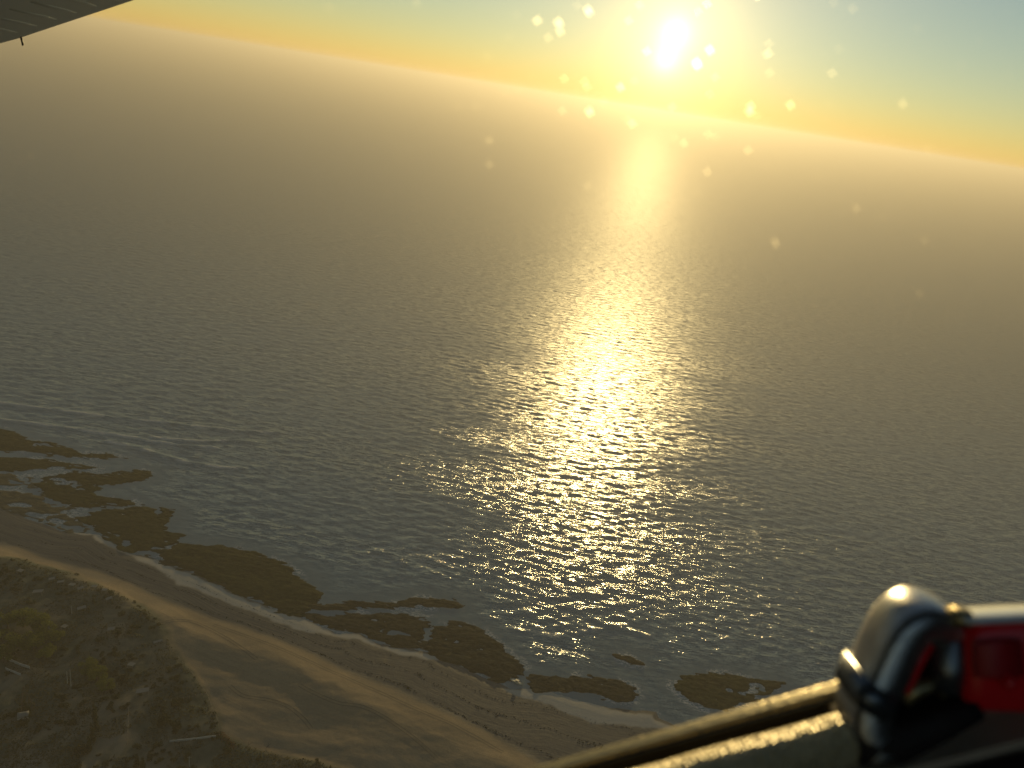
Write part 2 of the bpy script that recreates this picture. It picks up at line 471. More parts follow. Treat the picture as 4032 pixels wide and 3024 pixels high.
# ------------------------------------------------------------------ beach and land
def land_height(x, y):
    dS, dB, dV = sdist(x, y, POLY_S), sdist(x, y, POLY_B), sdist(x, y, POLY_V)
    e = (fbm(x / 9, y / 9, 21, 4) - 0.5)
    dSn = dS + 3.0 * e
    width = np.maximum(dS - np.minimum(dB, 0), 0.1)          # rough width of the lower beach
    z = np.where(dSn < 0, dSn * 0.06, 0.18 + 0 * dSn)
    z = np.where(dSn >= 0, 0.03 + 0.30 * sstep(0, 6, dSn) + 0.35 * sstep(0, 1, dSn / np.maximum(width, 8)), z)
    ridge = (fbm(x / 30, y / 30, 31, 3) - 0.5)
    z += 2.6 * sstep(-2.0, 19.0 + 14 * ridge, dB + 5 * (fbm(x / 18, y / 18, 33, 3) - 0.5)) * (0.7 + 0.8 * fbm(x / 60, y / 60, 35, 2))
    z -= 0.7 * sstep(18, 36, dB)
    z += np.where(dB > 4, (1.3 * (fbm(x / 30, y / 16, 5, 3) - 0.5) + 0.35 * (fbm(x / 6, y / 4, 6, 3) - 0.5)) * sstep(4, 16, dB), 0)
    z += sstep(-2, 6, dV) * (0.6 + 2.2 * (fbm(x / 30, y / 30, 8, 5) - 0.4))
    return z, dS, dB, dV

PATHS = [(gxy(L), w) for L, w in (
    ([(505, 2790), (503, 2860), (497, 2930), (470, 2975), (420, 3060)], 1.6),
    ([(300, 3120), (380, 2990), (420, 2950), (480, 2930)], 3.5),
    ([(640, 2830), (690, 2890), (640, 2940), (560, 3040)], 2.2),
    ([(30, 3100), (200, 2990), (330, 2880), (450, 2800)], 3.0),
    ([(0, 2740), (60, 2690), (130, 2660)], 3.0),
    ([(0, 2150), (120, 2205), (260, 2232), (420, 2290)], 2.0))]

def build_land():
    step = 0.8
    X, Y = np.meshgrid(np.arange(-470, 330, step), np.arange(120, 480, step))
    keep_box = sdist(X, Y, POLY_S) > -14
    z, dS, dB, dV = land_height(X, Y)
    dP = ldist(X, Y, LINE_P)
    jag = 2.4 * (fbm(X / 7, Y / 7, 51, 4) - 0.5) + 5 * (fbm(X / 35, Y / 35, 52, 2) - 0.5)
    # pale strip: between the waterline and its inner edge
    inner = ldist(X, Y, LINE_P)
    poly_p = gxy(P_LINE + CLOSE)
    sP = sdist(X, Y, poly_p)
    pale = sstep(-0.5, 1.2, dS + jag * 1.6) * sstep(-0.8, 1.6, -sP + jag * 1.5)
    wetm = sstep(-3, 1, -(dB - 0.5 * jag)) * (1 - pale)
    wetm = np.where(dS < -1, 1, wetm)
    scrub = sstep(-2.0, 2.0, dV + 1.3 * jag)
    path = np.zeros_like(X)
    for L, w in PATHS:
        path = np.maximum(path, 0.5 * sstep(w * 1.3, w * 0.3, ldist(X, Y, L) + 0.9 * jag))
    tdir = POLY_B[10] - POLY_B[2]; tdir = tdir / np.linalg.norm(tdir)
    along = X * tdir[0] + Y * tdir[1]
    ny, nx = X.shape
    idx = np.arange(nx * ny).reshape(ny, nx)
    q = np.stack([idx[:-1, :-1], idx[:-1, 1:], idx[1:, 1:], idx[1:, :-1]], -1).reshape(-1, 4)
    q = q[keep_box.ravel()[q].any(1)]
    used = np.unique(q); remap = -np.ones(nx * ny, dtype=np.int64); remap[used] = np.arange(len(used))
    co = np.stack([X, Y, z], -1).reshape(-1, 3)[used]
    o = np_mesh('beach', co, remap[q], M_GROUND, True,
                {k: v.ravel()[used] for k, v in dict(wet=wetm, pale=pale, scrub=scrub, path=path, along=along, from_shore=dS).items()})
    tag(o, 'sandy beach with dark wet band, golden berm and scrubland behind', 'beach', kind='structure')
build_land()

# ------------------------------------------------------------------ reefs
def build_reef(k, name, label, mat, top, P):
    lo, hi = P.min(0) - 6, P.max(0) + 6
    step = 0.7 if (hi - lo).max() < 120 else 0.9
    X, Y = np.meshgrid(np.arange(lo[0], hi[0], step), np.arange(lo[1], hi[1], step))
    d = sdist(X, Y, P) + 9.0 * (fbm(X / 13, Y / 3.6, 70 + k, 5) - 0.5) + 5.0 * (fbm(X / 5, Y / 1.7, 170 + k, 3) - 0.5) + 4.0 * (fbm(X / 22, Y / 16, 80 + k, 3) - 0.5)
    z = -0.55 + (0.55 + top) * sstep(-2.2, 2.2, d) + 0.35 * sstep(1, 9, d) * top
    z += sstep(-1, 2, d) * 0.95 * (fbm(X / 3.6, Y / 2.0, 90 + k, 4) - 0.5)
    z -= sstep(1, 5, d) * 0.75 * sstep(0.60, 0.72, fbm(X / 17, Y / 8, 100 + k, 3)) * (1.3 if name == 'tidal_flat' else 0.8)
    ny, nx = X.shape
    idx = np.arange(nx * ny).reshape(ny, nx)
    q = np.stack([idx[:-1, :-1], idx[:-1, 1:], idx[1:, 1:], idx[1:, :-1]], -1).reshape(-1, 4)
    q = q[(z.ravel()[q] > -0.5).any(1)]
    used = np.unique(q); remap = -np.ones(nx * ny, dtype=np.int64); remap[used] = np.arange(len(used))
    o = np_mesh(name, np.stack([X, Y, z], -1).reshape(-1, 3)[used], remap[q], mat, True)
    tag(o, label, 'mudflat' if name == 'tidal_flat' else ('rock' if name == 'reef_rock' else 'reef'),
        {'seaweed_reef': 'seaweed reefs along the shore', 'reef_ledge': 'dark rock reefs along the shore'}.get(name))
for k, (name, label, mat, top, _) in enumerate(REEFS):
    build_reef(k, name, label, mat, top, REEF_XY[k])

# ------------------------------------------------------------------ plants
def leaf_mat(name, a, b, c3=None):
    t = NT(name)
    oi = t.n('ObjectInfo')
    n1 = t.noise(t.coord(), 0.9, 3, 0.6)
    c = t.mixc(t.ramp(n1, [(0.35, (0, 0, 0)), (0.65, (1, 1, 1))]), a, b)
    c = t.mixc(t.math('MULTIPLY', oi.outputs['Random'], 0.6), c, c3 or tuple(v * 0.6 for v in a))
    bs = t.pbr(c, 0.9, spec=0.05)
    tl = t.n('BsdfTranslucent'); t.l(t.mixc(1.0, c, (0.95, 1.0, 0.55), 'MULTIPLY'), tl.inputs[0])
    mx = t.n('MixShader'); mx.inputs[0].default_value = 0.45
    t.l(bs.outputs[0], mx.inputs[1]); t.l(tl.outputs[0], mx.inputs[2]); t.l(mx.outputs[0], t.out.inputs[0])
    return t.m
M_LEAF = leaf_mat('scrub_leaves', (0.022, 0.030, 0.012), (0.050, 0.060, 0.024), (0.036, 0.034, 0.020))
M_LEAF2 = leaf_mat('tree_leaves', (0.085, 0.105, 0.022), (0.21, 0.22, 0.050), (0.12, 0.13, 0.032))
M_LEAFD = leaf_mat('dark_conifer_leaves', (0.022, 0.030, 0.014), (0.040, 0.048, 0.022))
M_LEAFR = leaf_mat('red_brown_creeper', (0.15, 0.055, 0.030), (0.21, 0.085, 0.045))
M_TUFT = leaf_mat('dry_grass', (0.085, 0.080, 0.042), (0.140, 0.125, 0.070))
M_BARK = simple('bark', (0.085, 0.065, 0.048), 0.9, 0, 0.35, 2, 0.4)
M_TIMBER = simple('weathered_timber', (0.20, 0.175, 0.14), 0.85, 0, 0.3, 1.5)
M_PALEWALL = simple('limewashed_wall', (0.42, 0.40, 0.35), 0.85, 0, 0.25, 0.8)
M_ROOF = simple('pale_sheet_roof', (0.20, 0.185, 0.155), 0.6, 0.1, 0.3, 0.7)
M_CANVAS = simple('white_canvas', (0.17, 0.165, 0.145), 0.8, 0, 0.12, 1.0)
M_HULL = simple('cream_hull_paint', (0.62, 0.57, 0.44), 0.4, 0, 0.15, 0.9)
M_DECK = simple('pale_deck', (0.50, 0.47, 0.38), 0.6, 0, 0.2, 1.5)
M_GLASS = simple('dark_boat_glass', (0.02, 0.022, 0.025), 0.08, 0, 0.1, 1)
M_TRACK = simple('churned_sand', (0.170, 0.130, 0.085), 0.95, 0, 0.3, 1.2, 0.5)

def zland(x, y):
    return float(land_height(np.array([float(x)]), np.array([float(y)]))[0][0])

def spot(px, py):
    g = gnd(px, py)
    for _ in range(3):
        z = zland(g[0], g[1]); g = gnd(px, py, z)
    return np.array([g[0], g[1], z])

def leaf_cloud(blobs, n, size, seed, flat=0.5):
    """many small leaf faces spread through a set of ellipsoids -> (verts, faces)"""
    r = np.random.default_rng(seed)
    w = np.array([b[3] * b[4] * b[5] for b in blobs]) ** 0.75; w = w / w.sum()
    V, Fc = [], []
    for i in range(n):
        b = blobs[r.choice(len(blobs), p=w)]
        d = r.normal(size=3); d /= np.linalg.norm(d)
        rad = r.random() ** 0.30
        c = np.array(b[:3]) + d * np.array(b[3:6]) * rad
        if c[2] < 0.03: c[2] = 0.03 + 0.1 * r.random()
        nrm = d * 0.7 + r.normal(size=3) * flat + np.array([0, 0, 0.3]); nrm /= np.linalg.norm(nrm)
        t1 = np.cross(nrm, r.normal(size=3)); t1 /= np.linalg.norm(t1)
        t2 = np.cross(nrm, t1)
        s = size * (0.6 + 0.8 * r.random())
        k = len(V)
        V += [c - t1 * s, c - t2 * s * 0.5, c + t1 * s, c + t2 * s * 0.5]
        Fc.append((k, k + 1, k + 2, k + 3))
    return V, Fc

def limb(pts, radii, n=7):
    return sweep0(pts, radii, n)

def sweep0(path, radii, n=7):
    path = [np.array(q, dtype=float) for q in path]
    V, Fc = [], []
    m = len(path)
    for i, q in enumerate(path):
        tan = path[min(i + 1, m - 1)] - path[max(i - 1, 0)]; tan /= np.linalg.norm(tan)
        ref = np.array([1.0, 0, 0]) if abs(tan[0]) < 0.8 else np.array([0, 1.0, 0])
        a = np.cross(tan, ref); a /= np.linalg.norm(a); b = np.cross(tan, a)
        for k in range(n):
            g = 2 * math.pi * k / n
            V.append(q + (a * math.cos(g) + b * math.sin(g)) * radii[i])
    for i in range(m - 1):
        for k in range(n):
            k2 = (k + 1) % n
            Fc.append((i * n + k, i * n + k2, (i + 1) * n + k2, (i + 1) * n + k))
    Fc.append(tuple(range((m - 1) * n, m * n)))
    return V, Fc

def merge(*parts):
    V, Fc = [], []
    for v, f in parts:
        k = len(V); V += list(v); Fc += [tuple(i + k for i in q) for q in f]
    return V, Fc

def copy_tree(o, parent=None):
    c = o.copy(); C.objects.link(c)
    if parent: c.parent = parent
    for ch in list(o.children): copy_tree(ch, c)
    return c

def put(o, pos, rz, s, sink=0.05):
    o.location = (pos[0], pos[1], pos[2] - sink); o.rotation_euler = (0, 0, rz)
    o.scale = s if isinstance(s, tuple) else (s, s, s)

# --- trees
def make_tree(kind, seed):
    r = np.random.default_rng(seed)
    root = empty('broad_tree' if kind < 3 else 'narrow_tree')
    if kind < 3:
        h = 6.5; tr = [sweep0([(0, 0, 0), (0.15, 0.1, 1.6), (0.1, -0.1, 3.2), (0.3, 0.1, 4.8)], [0.34, 0.27, 0.2, 0.1])]
        blobs = []
        for k in range(9):
            a = k * 2.4 + r.random(); rad = 1.2 + 2.6 * r.random()
            e = np.array([math.cos(a) * rad, math.sin(a) * rad, 3.6 + 2.6 * r.random()])
            tr.append(sweep0([(0.1, 0, 2.0 + r.random()), e * np.array([0.5, 0.5, 0.75]), e], [0.14, 0.10, 0.04], 5))
            s = 1.1 + 0.9 * r.random()
            blobs.append((*e, s * 1.2, s * 1.2, s * 0.85))
        blobs.append((0, 0, 6.0, 1.7, 1.7, 1.3))
        cr = leaf_cloud(blobs, 2600, 0.28, seed)
        mat = M_LEAF2
    else:
        tr = [sweep0([(0, 0, 0), (0.05, 0, 3), (0, 0.05, 8.5)], [0.22, 0.15, 0.03])]
        blobs = [(0.35 * math.cos(k * 2.2), 0.35 * math.sin(k * 2.2), 1.3 + k * 0.85, 1.25 - 0.11 * k, 1.25 - 0.11 * k, 1.0) for k in range(10)]
        cr = leaf_cloud(blobs, 1500, 0.20, seed)
        mat = M_LEAFD
    link_mesh('trunk', *merge(*tr), M_BARK, root)
    link_mesh('crown', *cr, mat, root)
    return root

def plant_trees():
    protos = [make_tree(k, 100 + k) for k in range(4)]
    used = [False] * 4
    spots = [  # px, py of the trunk foot, prototype, scale, label, group
        (30, 2475, 0, 1.25), (95, 2468, 1, 1.35), (160, 2490, 2, 1.4), (205, 2530, 0, 1.15), (130, 2560, 1, 1.3), (55, 2575, 2, 1.4), (-20, 2540, 1, 1.3), (185, 2595, 2, 0.95), (-60, 2600, 0, 1.3), (15, 2610, 1, 1.0)]
    for i, (px, py, k, s) in enumerate(spots):
        o = protos[k] if not used[k] else copy_tree(protos[k]); used[k] = True
        put(o, spot(px, py), i * 1.7, s)
        tag(o, 'broad olive green tree in the grove behind the pale walls', 'tree', 'trees of the grove')
    for i, (px, py, s, lab) in enumerate([(350, 2650, 1.0, 'broad tree beside the tall white pole, second in its row'), (385, 2690, 1.15, 'broad tree beside the tall white pole, largest of its row'), (412, 2725, 0.9, 'broad tree of the row by the pole, nearest the sandy path')]):
        o = copy_tree(protos[i % 3]); put(o, spot(px, py), i * 2.1 + 0.5, s)
        tag(o, lab, 'tree', 'short row of broad trees by the tall pole')
    for i, (px, py, s) in enumerate([(372, 2835, 1.1), (380, 2880, 1.0), (366, 2925, 1.2), (352, 2962, 1.0)]):
        o = protos[3] if not used[3] else copy_tree(protos[3]); used[3] = True
        put(o, spot(px, py), i * 1.3, s)
        tag(o, 'narrow dark tree in the line crossing the sandy plot', 'tree', 'line of narrow dark trees')
    for i, (px, py, s) in enumerate([(628, 2862, 0.75), (645, 2850, 0.9), (690, 2885, 0.8), (705, 2870, 0.6), (540, 3020, 0.8), (562, 3024, 0.7)]):
        o = copy_tree(protos[3]); put(o, spot(px, py), i * 2.3, (s * 1.4, s * 1.4, s))
        tag(o, 'short dark pointed tree on the fenced plot', 'tree', 'short dark trees on the fenced plot')
plant_trees()

# --- shrubs
def make_shrub(seed, mat):
    r = np.random.default_rng(seed)
    blobs = []
    for k in range(4):
        a = r.random() * 6.28; d = 0.8 * r.random()
        s = 0.45 + 0.4 * r.random()
        blobs.append((math.cos(a) * d, math.sin(a) * d, 0.35 + 0.4 * r.random(), s, s, s * 0.8))
    V, Fc = leaf_cloud(blobs, 240, 0.17, seed)
    st = [sweep0([(0, 0, -0.1), (math.cos(q) * 0.3, math.sin(q) * 0.3, 0.5)], [0.05, 0.02], 4) for q in (0.3, 2.2, 4.4)]
    V, Fc = merge((V, Fc), *st)
    return link_mesh('shrub', V, Fc, mat)

SHRUB_MARKS = [(100, 2500, 'the grove of broad trees'), (90, 2820, 'the white roofed hut'), (375, 2890, 'the line of narrow trees'), (280, 2690, 'the tall pale pole'), (250, 2300, 'the row of shelters'),
               (660, 2820, 'the fenced plot'), (560, 2700, 'the larger shelter'), (520, 2560, 'the open middle ground'), (750, 3000, 'the low pale wall')]
def plant_shrubs():
    protos = [make_shrub(200 + k, M_LEAF) for k in range(5)]
    used = [False] * 5
    r = np.random.default_rng(5)
    n = 0
    tries = 0
    edge = 0
    while n < 290 and tries < 6000:
        tries += 1
        px, py = r.uniform(-40, 1300), r.uniform(2200, 3060)
        g = gnd(px, py, 3.0)
        dV = float(sdist(np.array([g[0]]), np.array([g[1]]), POLY_V)[0])
        if dV < 0.8: continue
        near_edge = dV < 9
        dens = fbm(np.array([g[0] / 22]), np.array([g[1] / 22]), 77, 3)[0]
        if not near_edge and dens < 0.47 + 0.08 * r.random(): continue
        if near_edge and r.random() < 0.45: continue
        k = int(r.integers(5))
        o = protos[k] if not used[k] else protos[k].copy()
        if used[k]: C.objects.link(o)
        used[k] = True
        s = (0.8 + 1.3 * r.random() ** 2) * (0.85 if near_edge else 1.0)
        put(o, spot(px, py), r.random() * 6.28, (s * (0.9 + 0.5 * r.random()), s, s * (0.7 + 0.4 * r.random())))
        if near_edge:
            part_ = 'the shelters' if py < 2420 else ('the curved post fence' if py < 2900 else 'the reddish creeper')
            tag(o, f'low dark shrub on the beach edge of the scrub near {part_}', 'shrub', f'beach edge shrubs near {part_}')
        else:
            lm = min(SHRUB_MARKS, key=lambda m: (m[0] - px) ** 2 + (m[1] - py) ** 2)
            size = 'small' if s < 0.95 else ('middling' if s < 1.45 else 'large')
            tag(o, f'{size} dark green shrub on the scrubland by {lm[2]}', 'shrub', f'{size} scrubland shrubs by {lm[2]}')
        n += 1
plant_shrubs()

def ground_cover():
    r = np.random.default_rng(31)
    V, Fc = [], []
    pts = []
    while len(pts) < 15000:
        px, py = r.uniform(-60, 1350, 4000), r.uniform(2190, 3080, 4000)
        g = np.array([gnd(a, b, 2.6)[:2] for a, b in zip(px, py)])
        ok = sdist(g[:, 0], g[:, 1], POLY_V) > 1.0 + 2 * r.random(4000)
        d = fbm(g[:, 0] / 9, g[:, 1] / 9, 15, 3)
        ok &= d > 0.44
        pts += list(g[ok])
    pts = np.array(pts[:15000])
    z = land_height(pts[:, 0], pts[:, 1])[0]
    for (x, y), zz in zip(pts, z):
        s = 0.12 + 0.22 * r.random()
        h = 0.18 + 0.40 * r.random() ** 2
        for q in (r.random() * 3.14, r.random() * 3.14):
            k = len(V); cx, cy_ = math.cos(q) * s, math.sin(q) * s
            V += [(x - cx, y - cy_, zz - 0.05), (x + cx, y + cy_, zz - 0.05), (x + cx * 1.3, y + cy_ * 1.3, zz + h), (x - cx * 1.2, y - cy_ * 1.2, zz + h * 0.8)]
            Fc.append((k, k + 1, k + 2, k + 3))
    o = link_mesh('grass_tufts', V, Fc, M_TUFT)
    tag(o, 'dry grass tufts and herbs over the scrubland', 'grass', kind='stuff')
ground_cover()

def wrack():
    r = np.random.default_rng(44)
    ls = catmull0([np.array(gnd(*q)[:2]) for q in S_LINE[3:32]], 40)
    bl = catmull0([np.array(q) for q in POLY_B[1:23]], 40)
    V, Fc = [], []
    for frac, n, spread in ((0.30, 500, 0.5), (0.60, 900, 0.8), (0.92, 1100, 0.7)):
        q = ls[r.integers(len(ls), size=n)] + r.normal(0, 0.5, (n, 2))
        near = bl[np.argmin(((q[:, None, :] - bl[None]) ** 2).sum(-1), axis=1)]
        wob = 0.05 * np.sin(q[:, 0] / 17.0) + r.normal(0, 0.012, n)
        q = q + (near - q) * (frac + wob)[:, None] + r.normal(0, spread * 0.4, (n, 2))
        zz = land_height(q[:, 0], q[:, 1])[0]
        for (x, y), z in zip(q, zz):
            if z < 0.05: continue
            s = 0.12 + 0.38 * r.random() ** 2; a = r.random() * 6.28
            for _ in range(2):
                a += 1.3; k0 = len(V); cx, cy_ = math.cos(a) * s, math.sin(a) * s
                V += [(x - cx, y - cy_, z - 0.02), (x + cx, y + cy_, z - 0.02), (x + cx * 0.7, y + cy_ * 0.7, z + s * 0.4), (x - cx * 0.6, y - cy_ * 0.6, z + s * 0.3)]
                Fc.append((k0, k0 + 1, k0 + 2, k0 + 3))
    o = link_mesh('seaweed_wrack', V, Fc, M_WEED)
    tag(o, 'dark lines of dried seaweed wrack along the beach', 'seaweed', kind='stuff')

def creeper():
    p = spot(895, 2912)
    blobs = [(dx, dy, 0.25, 2.6, 1.6, 0.4) for dx, dy in ((-4, 1), (-1, 0), (2.5, -0.6), (5, -2))]
    o = link_mesh('creeper_patch', *leaf_cloud(blobs, 900, 0.17, 3), M_LEAFR)
    put(o, p, -0.35, 1.0)
    tag(o, 'reddish brown creeper patch on the sand at the scrub corner', 'creeper')
    for px, py, s, lab in ((968, 2945, 1.0, 'bare forked driftwood branch beside the reddish creeper'), (1048, 2945, 0.8, 'smaller bare driftwood branch lying along the beach edge')):
        parts = [sweep0([(0, 0, 0.1), (1.6, 0.2, 0.5), (3.4, -0.1, 1.0)], [0.14, 0.1, 0.04], 6), sweep0([(1.4, 0.2, 0.45), (2.1, 0.9, 1.0), (3.0, 1.4, 1.4)], [0.09, 0.06, 0.02], 5),
                 sweep0([(0.6, 0, 0.3), (0.9, -0.8, 0.7), (1.5, -1.3, 0.8)], [0.08, 0.05, 0.02], 5)]
        o = link_mesh('dead_branch', *merge(*parts), M_BARK); put(o, spot(px, py), 1.0, s)
        tag(o, lab, 'branch')
creeper()

# ------------------------------------------------------------------ poles, huts, walls, fences
def lbox(x0, x1, y0, y1, z0, z1):
    V = [(x, y, z) for z in (z0, z1) for x, y in ((x0, y0), (x1, y0), (x1, y1), (x0, y1))]
    return V, [(0, 3, 2, 1), (4, 5, 6, 7), (0, 1, 5, 4), (1, 2, 6, 5), (2, 3, 7, 6), (3, 0, 4, 7)]

def pole(px, py, h, label, rz=0.4, mat=None):
    root = empty('utility_pole'); put(root, spot(px, py), rz, 1.0)
    link_mesh('shaft', *sweep0([(0, 0, 0), (0, 0, h * 0.5), (0, 0, h)], [0.17, 0.14, 0.10], 8), mat or M_PALEWALL, root)
    arm = link_mesh('crossarm', *lbox(-0.9, 0.9, -0.06, 0.06, h - 0.75, h - 0.62), M_TIMBER, root)
    for x in (-0.8, 0, 0.8):
        link_mesh('insulator', *sweep0([(x, 0, h - 0.62), (x, 0, h - 0.42)], [0.05, 0.04], 6), M_PALEWALL, arm)
    tag(root, label, 'pole')
pole(280, 2706, 11.0, 'tall pale utility pole beside the row of broad trees')
pole(266, 2692, 7.5, 'shorter pale pole close behind the tall pole', 0.9)
pole(283, 2418, 5.5, 'pale pole in the scrub between the grove and the beach', 1.2)
pole(745, 3018, 6.0, 'pale pole on the scrub below the fenced plot', 0.2)

def shelter(px, py, w, d, h, rz, label, mat=None):
    root = empty('beach_shelter'); put(root, spot(px, py), rz, 1.0, 0.0)
    V, Fc = lbox(-w / 2, w / 2, -d / 2, d / 2, h, h + 0.12)
    V = [(x, y, z + 0.12 * x) for x, y, z in V]
    link_mesh('roof', V, Fc, mat or M_ROOF, root)
    for sx in (-1, 1):
        for sy in (-1, 1):
            x, y = sx * (w / 2 - 0.2), sy * (d / 2 - 0.2)
            link_mesh('post', *lbox(x - 0.07, x + 0.07, y - 0.07, y + 0.07, -0.4, h + 0.12 * x), M_TIMBER, root)
    tag(root, label, 'shelter', 'small roofed shelters on the scrubland')
for i, (px, py, w, d) in enumerate([(150, 2340, 5.0, 2.6), (322, 2405, 4.2, 2.4), (82, 2258, 3.4, 2.4), (205, 2290, 3.2, 2.0), (240, 2302, 3.4, 2.0), (285, 2313, 3.6, 2.2), (318, 2327, 3.0, 2.2), (372, 2320, 3.0, 2.0),
                                    (412, 2334, 3.0, 2.0), (430, 2368, 3.4, 2.2), (518, 2628, 3.4, 2.4), (438, 2488, 3.6, 2.4), (622, 2538, 4.4, 1.6), (255, 2478, 3.0, 2.4)]):
    shelter(px, py, w, d, 2.1, 0.25 + 0.5 * math.sin(i * 2.3), 'small pale roofed shelter among the shrubs behind the beach')
shelter(562, 2735, 5.6, 2.8, 2.6, 0.35, 'larger pale roofed shelter just beside the plot fence')

def wall(p0, p1, h, label, mat=None, th=0.3):
    a, b = spot(*p0), spot(*p1)
    n = max(2, int(np.linalg.norm(b - a) / 1.2))
    V, Fc = [], []
    dr = (b - a)[:2] / np.linalg.norm((b - a)[:2]); nr = np.array([-dr[1], dr[0]]) * th / 2
    for i in range(n + 1):
        q = a + (b - a) * i / n
        z = zland(q[0], q[1]); hh = h * (0.9 + 0.18 * hash2(np.array([i]), np.array([int(p0[0])]), 3)[0])
        V += [(q[0] + nr[0] - a[0], q[1] + nr[1] - a[1], z - 0.3 - a[2]), (q[0] + nr[0] - a[0], q[1] + nr[1] - a[1], z + hh - a[2]),
              (q[0] - nr[0] - a[0], q[1] - nr[1] - a[1], z + hh - a[2]), (q[0] - nr[0] - a[0], q[1] - nr[1] - a[1], z - 0.3 - a[2])]
    for i in range(n):
        for k in range(3): Fc.append((4 * i + k, 4 * i + k + 1, 4 * i + k + 5, 4 * i + k + 4))
    Fc += [(0, 3, 2, 1), tuple(4 * n + k for k in range(4))]
    o = link_mesh('garden_wall', V, Fc, mat or M_PALEWALL); o.location = a
    tag(o, label, 'wall')
wall((-40, 2572), (118, 2634), 1.5, 'longer pale wall below the grove of broad trees')
wall((22, 2636), (82, 2660), 1.3, 'shorter pale wall parallel to the longer one below the grove')
wall((668, 2922), (850, 2902), 1.0, 'low pale wall closing the fenced plot near the beach corner')

def fence(line, gap, h, label):
    P0 = [spot(*q) for q in line]
    root = empty('post_fence', P0[0])
    o0 = P0[0]
    pts = []
    for a, b in zip(P0[:-1], P0[1:]):
        n = max(1, int(np.linalg.norm((b - a)[:2]) / gap))
        pts += [a + (b - a) * i / n for i in range(n)]
    pts.append(P0[-1])
    pts = [np.array([q[0], q[1], zland(q[0], q[1])]) for q in pts]
    me = None
    for q in pts:
        if me is None:
            po = link_mesh('post', *lbox(-0.1, 0.1, -0.1, 0.1, -0.3, h), M_TIMBER, root); me = po.data
        else:
            po = bpy.data.objects.new('post', me); C.objects.link(po); po.parent = root
        po.location = q - o0
    for hh in (0.45, 0.9):
        for a, b in zip(pts[:-1], pts[1:]):
            link_mesh('rail', *sweep0([a - o0 + np.array([0, 0, h * hh]), b - o0 + np.array([0, 0, h * hh])], [0.05, 0.05], 4), M_TIMBER, root)
    tag(root, label, 'fence')
fence([(510, 2786), (600, 2772), (700, 2756), (815, 2738)], 2.6, 1.3, 'post and rail fence running inland from the beach edge')
fence([(507, 2790), (505, 2860), (500, 2932)], 2.6, 1.3, 'post and rail fence beside the straight sandy path')
fence([(700, 2590), (728, 2620), (784, 2690), (820, 2745), (838, 2800), (860, 2845), (863, 2898)], 3.0, 1.2, 'weathered post fence following the curved beach edge')

def hut():
    p = spot(92, 2822)
    root = empty('round_roofed_hut'); put(root, p, 0.5, 0.75, 0.0)
    n = 10
    V, Fc = [], []
    for x in (-3.0, -1.5, 0, 1.5, 3.0):
        for k in range(n + 1):
            a = math.pi * k / n
            V.append((x, math.cos(a) * 2.3, 1.3 + math.sin(a) * 1.6))
    for i in range(4):
        for k in range(n): Fc.append((i * (n + 1) + k, i * (n + 1) + k + 1, (i + 1) * (n + 1) + k + 1, (i + 1) * (n + 1) + k))
    ro = link_mesh('roof', V, Fc, M_CANVAS, root, True)
    so = ro.modifiers.new('thick', 'SOLIDIFY'); so.thickness = 0.06
    link_mesh('wall', *lbox(-2.9, 2.9, -2.2, 2.2, -0.3, 1.42), M_PALEWALL, root)
    link_mesh('gable', [(-2.92, math.cos(math.pi * k / n) * 2.2, 1.3 + math.sin(math.pi * k / n) * 1.5) for k in range(n + 1)], [tuple(range(n + 1))], M_CANVAS, root)
    dr = link_mesh('door', *lbox(-2.96, -2.905, -0.6, 0.6, -0.1, 1.9), M_TIMBER, root)
    link_mesh('handle', *lbox(-3.0, -2.962, 0.38, 0.46, 0.85, 1.0), M_BLACK, dr)
    tag(root, 'hut with white rounded canvas roof below the pale walls', 'hut')
    root = empty('pole_frame'); put(root, spot(100, 2785), 0.2, 1.0)
    top = np.array([0, 0, 11.5])
    for k in range(3):
        a = k * 2.094 + 0.4
        link_mesh('leg', *sweep0([(math.cos(a) * 3.6, math.sin(a) * 3.6, -0.2), top], [0.13, 0.09], 6), M_BARK, root)
    for zz in (0.35, 0.65):
        for k in range(3):
            a, b = k * 2.094 + 0.4, (k + 1) * 2.094 + 0.4
            q = 3.6 * (1 - zz)
            link_mesh('brace', *sweep0([(math.cos(a) * q, math.sin(a) * q, 11.5 * zz), (math.cos(b) * q, math.sin(b) * q, 11.5 * zz)], [0.06, 0.06], 5), M_BARK, root)
    link_mesh('finial', *sweep0([(0, 0, 11.3), (0, 0, 12.3)], [0.2, 0.12], 6), M_BARK, root)
    tag(root, 'tall dark three legged pole frame standing over the white roofed hut', 'pole frame')

